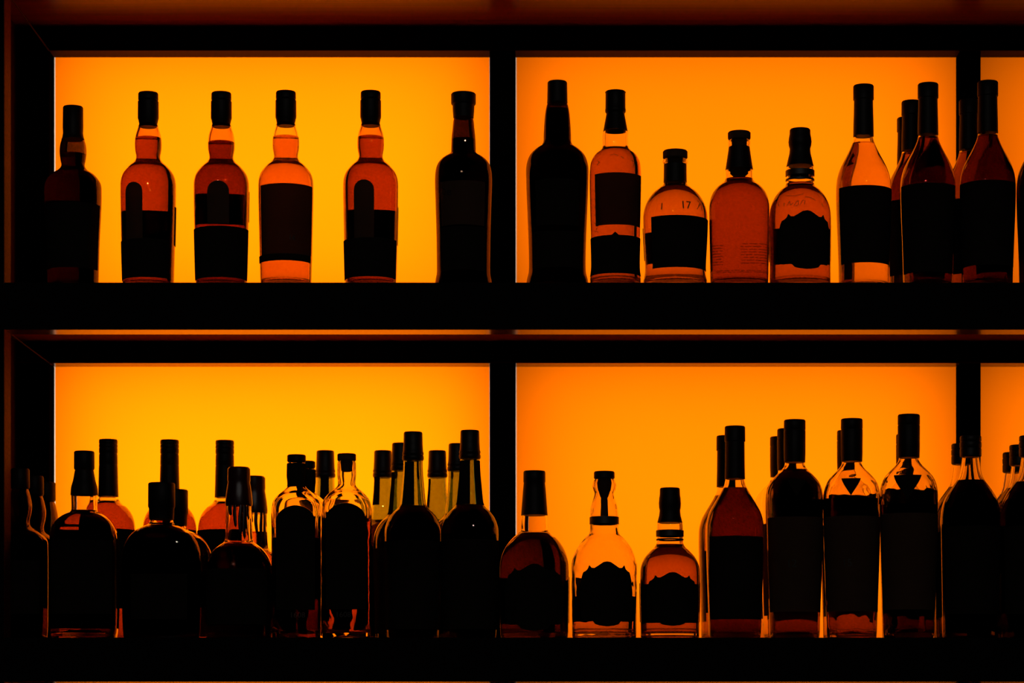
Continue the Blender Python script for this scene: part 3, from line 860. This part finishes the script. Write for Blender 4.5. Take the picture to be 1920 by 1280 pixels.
# ------------------------------------------------------------------ light panels and lamps
bays = [(INX + .0008, -.0885, 'left'), (-.0503, .6084, 'middle'), (.6393, 1.285, 'right')]
rowz = [(-.295, .0780, 'bottom'), (.1390, .5890, 'lower'), (.6217, 1.0560, 'upper')]
POW = {('upper', 'left'): 1.0, ('upper', 'middle'): .68, ('upper', 'right'): .42,
       ('lower', 'left'): 1.15, ('lower', 'middle'): .74, ('lower', 'right'): .56,
       ('bottom', 'left'): .9, ('bottom', 'middle'): .5, ('bottom', 'right'): .3}
BASE = 2.6
for x0, x1, bn in bays:
    for zb, zt, rn in rowz:
        root = empty('light_panel', ((x0 + x1) / 2, YP, Z0 + zb))
        where = {'left': 'at the left, brightest yellow-orange', 'middle': 'in the middle, orange', 'right': 'at the right edge, dim red-orange'}[bn]
        rt = {'upper': 'behind the upper shelf', 'lower': 'behind the lower shelf', 'bottom': 'below the lower shelf'}[rn]
        tag(root, 'backlit amber panel %s %s' % (rt, where), 'light panel', 'backlit amber panels')
        w = (x1 - x0) / 2
        h = zt - zb
        gap = 0.0012
        d = box('diffuser', -w + gap, w + .004 if bn == 'middle' else w - gap, .0002, .0040, 0, h, M['clear_acrylic'], root, 0)
        d.data.materials.append(M['panel'])
        d.data.polygons[2].material_index = 1
        for s in ((-1,) if bn == 'middle' else (-1, 1)):  # added pale strips stand in for light leaking through the side gaps
            xa, xb = (-w - .004, -w + gap) if s < 0 else (w - gap, w + .004)
            e = box('light_gap_strip', xa, xb, .0002, .0040, 0, h, M['clear_acrylic'], root, 0)
            e.data.materials.append(M['strip'])
            e.data.polygons[2].material_index = 1
        li = bpy.data.lights.new('panel_lamp', 'AREA')
        li.shape = 'RECTANGLE'
        li.size = (x1 - x0) * 0.97
        li.size_y = 0.41 if rn != 'bottom' else 0.34
        li.color = (1.0, 0.93, 0.82)
        li.energy = BASE * POW[(rn, bn)]
        lo = bpy.data.objects.new('panel_lamp', li)
        COL.objects.link(lo)
        lo.location = ((x0 + x1) / 2, YP + .095, Z0 + (zb + (zt if rn != 'bottom' else zt)) / 2)
        lo.rotation_euler = (math.radians(-90), 0, 0)
# light-box partitions keep each lamp to its own panel
for a, b in ((-.82, -.795), (-.075, -.064), (.618, .630), (1.29, 1.32)):
    ubox('light_box_partition', a, b, YP + .0045, YP + .30, BOT, TOPZ, M['wall'], 0)
for zb, zt, nm in levels:
    zc = zt - .012
    for a, b in ((-.7945, -.0755), (-.0635, .6175), (.6305, 1.2895)):
        ubox('light_box_partition', a, b, YP + .0045, YP + .30, zc, zc + .008, M['wall'], 0)
wb = box('wall_back', -1.6, 2.2, YP + .302, YP + .36, 0.0, 2.6, M['wall'], None, 0)
tag(wb, kind='structure')

# ------------------------------------------------------------------ room spot lamps (behind the camera)
for i, (x, y, z) in enumerate([(-0.9, 0.6, 2.75), (-0.35, 0.9, 2.8), (0.25, 0.5, 2.75), (0.75, 1.0, 2.8), (-0.1, -0.6, 2.8), (0.55, -0.4, 2.75)]):
    li = bpy.data.lights.new('room_spot', 'POINT')
    li.energy = 4.0
    li.shadow_soft_size = 0.009
    li.color = (1.0, 0.93, 0.86)
    lo = bpy.data.objects.new('room_spot', li)
    COL.objects.link(lo)
    lo.location = (x, y, z)

# ------------------------------------------------------------------ world, camera, view
w = bpy.data.worlds.new('dark_room')
S.world = w
w.use_nodes = True
w.node_tree.nodes['Background'].inputs[0].default_value = (0.0, 0.0, 0.0, 1)
w.node_tree.nodes['Background'].inputs[1].default_value = 0.0

cam = bpy.data.cameras.new('camera')
co = bpy.data.objects.new('camera', cam)
COL.objects.link(co)
co.location = (0, 0, Z0)
co.rotation_euler = (math.radians(90), 0, 0)
cam.sensor_width = 36.0
cam.sensor_fit = 'HORIZONTAL'
cam.lens = FPX / 1920.0 * 36.0
cam.shift_x = (960.0 - VX) / 1920.0
cam.shift_y = (VY - 640.0) / 1920.0
cam.clip_end = 50
cam.dof.use_dof = True
cam.dof.focus_distance = 3.66
cam.dof.aperture_fstop = 5.6
S.camera = co

S.view_settings.view_transform = 'Standard'
S.view_settings.look = 'None'
S.view_settings.gamma = 1.0
S.view_settings.exposure = 0.0
S.view_settings.use_curve_mapping = False

c = S.cycles
c.max_bounces = 24
c.diffuse_bounces = 3
c.glossy_bounces = 8
c.transmission_bounces = 22
c.transparent_max_bounces = 8
c.caustics_reflective = False
c.caustics_refractive = True
c.sample_clamp_indirect = 6.0
c.use_denoising = True
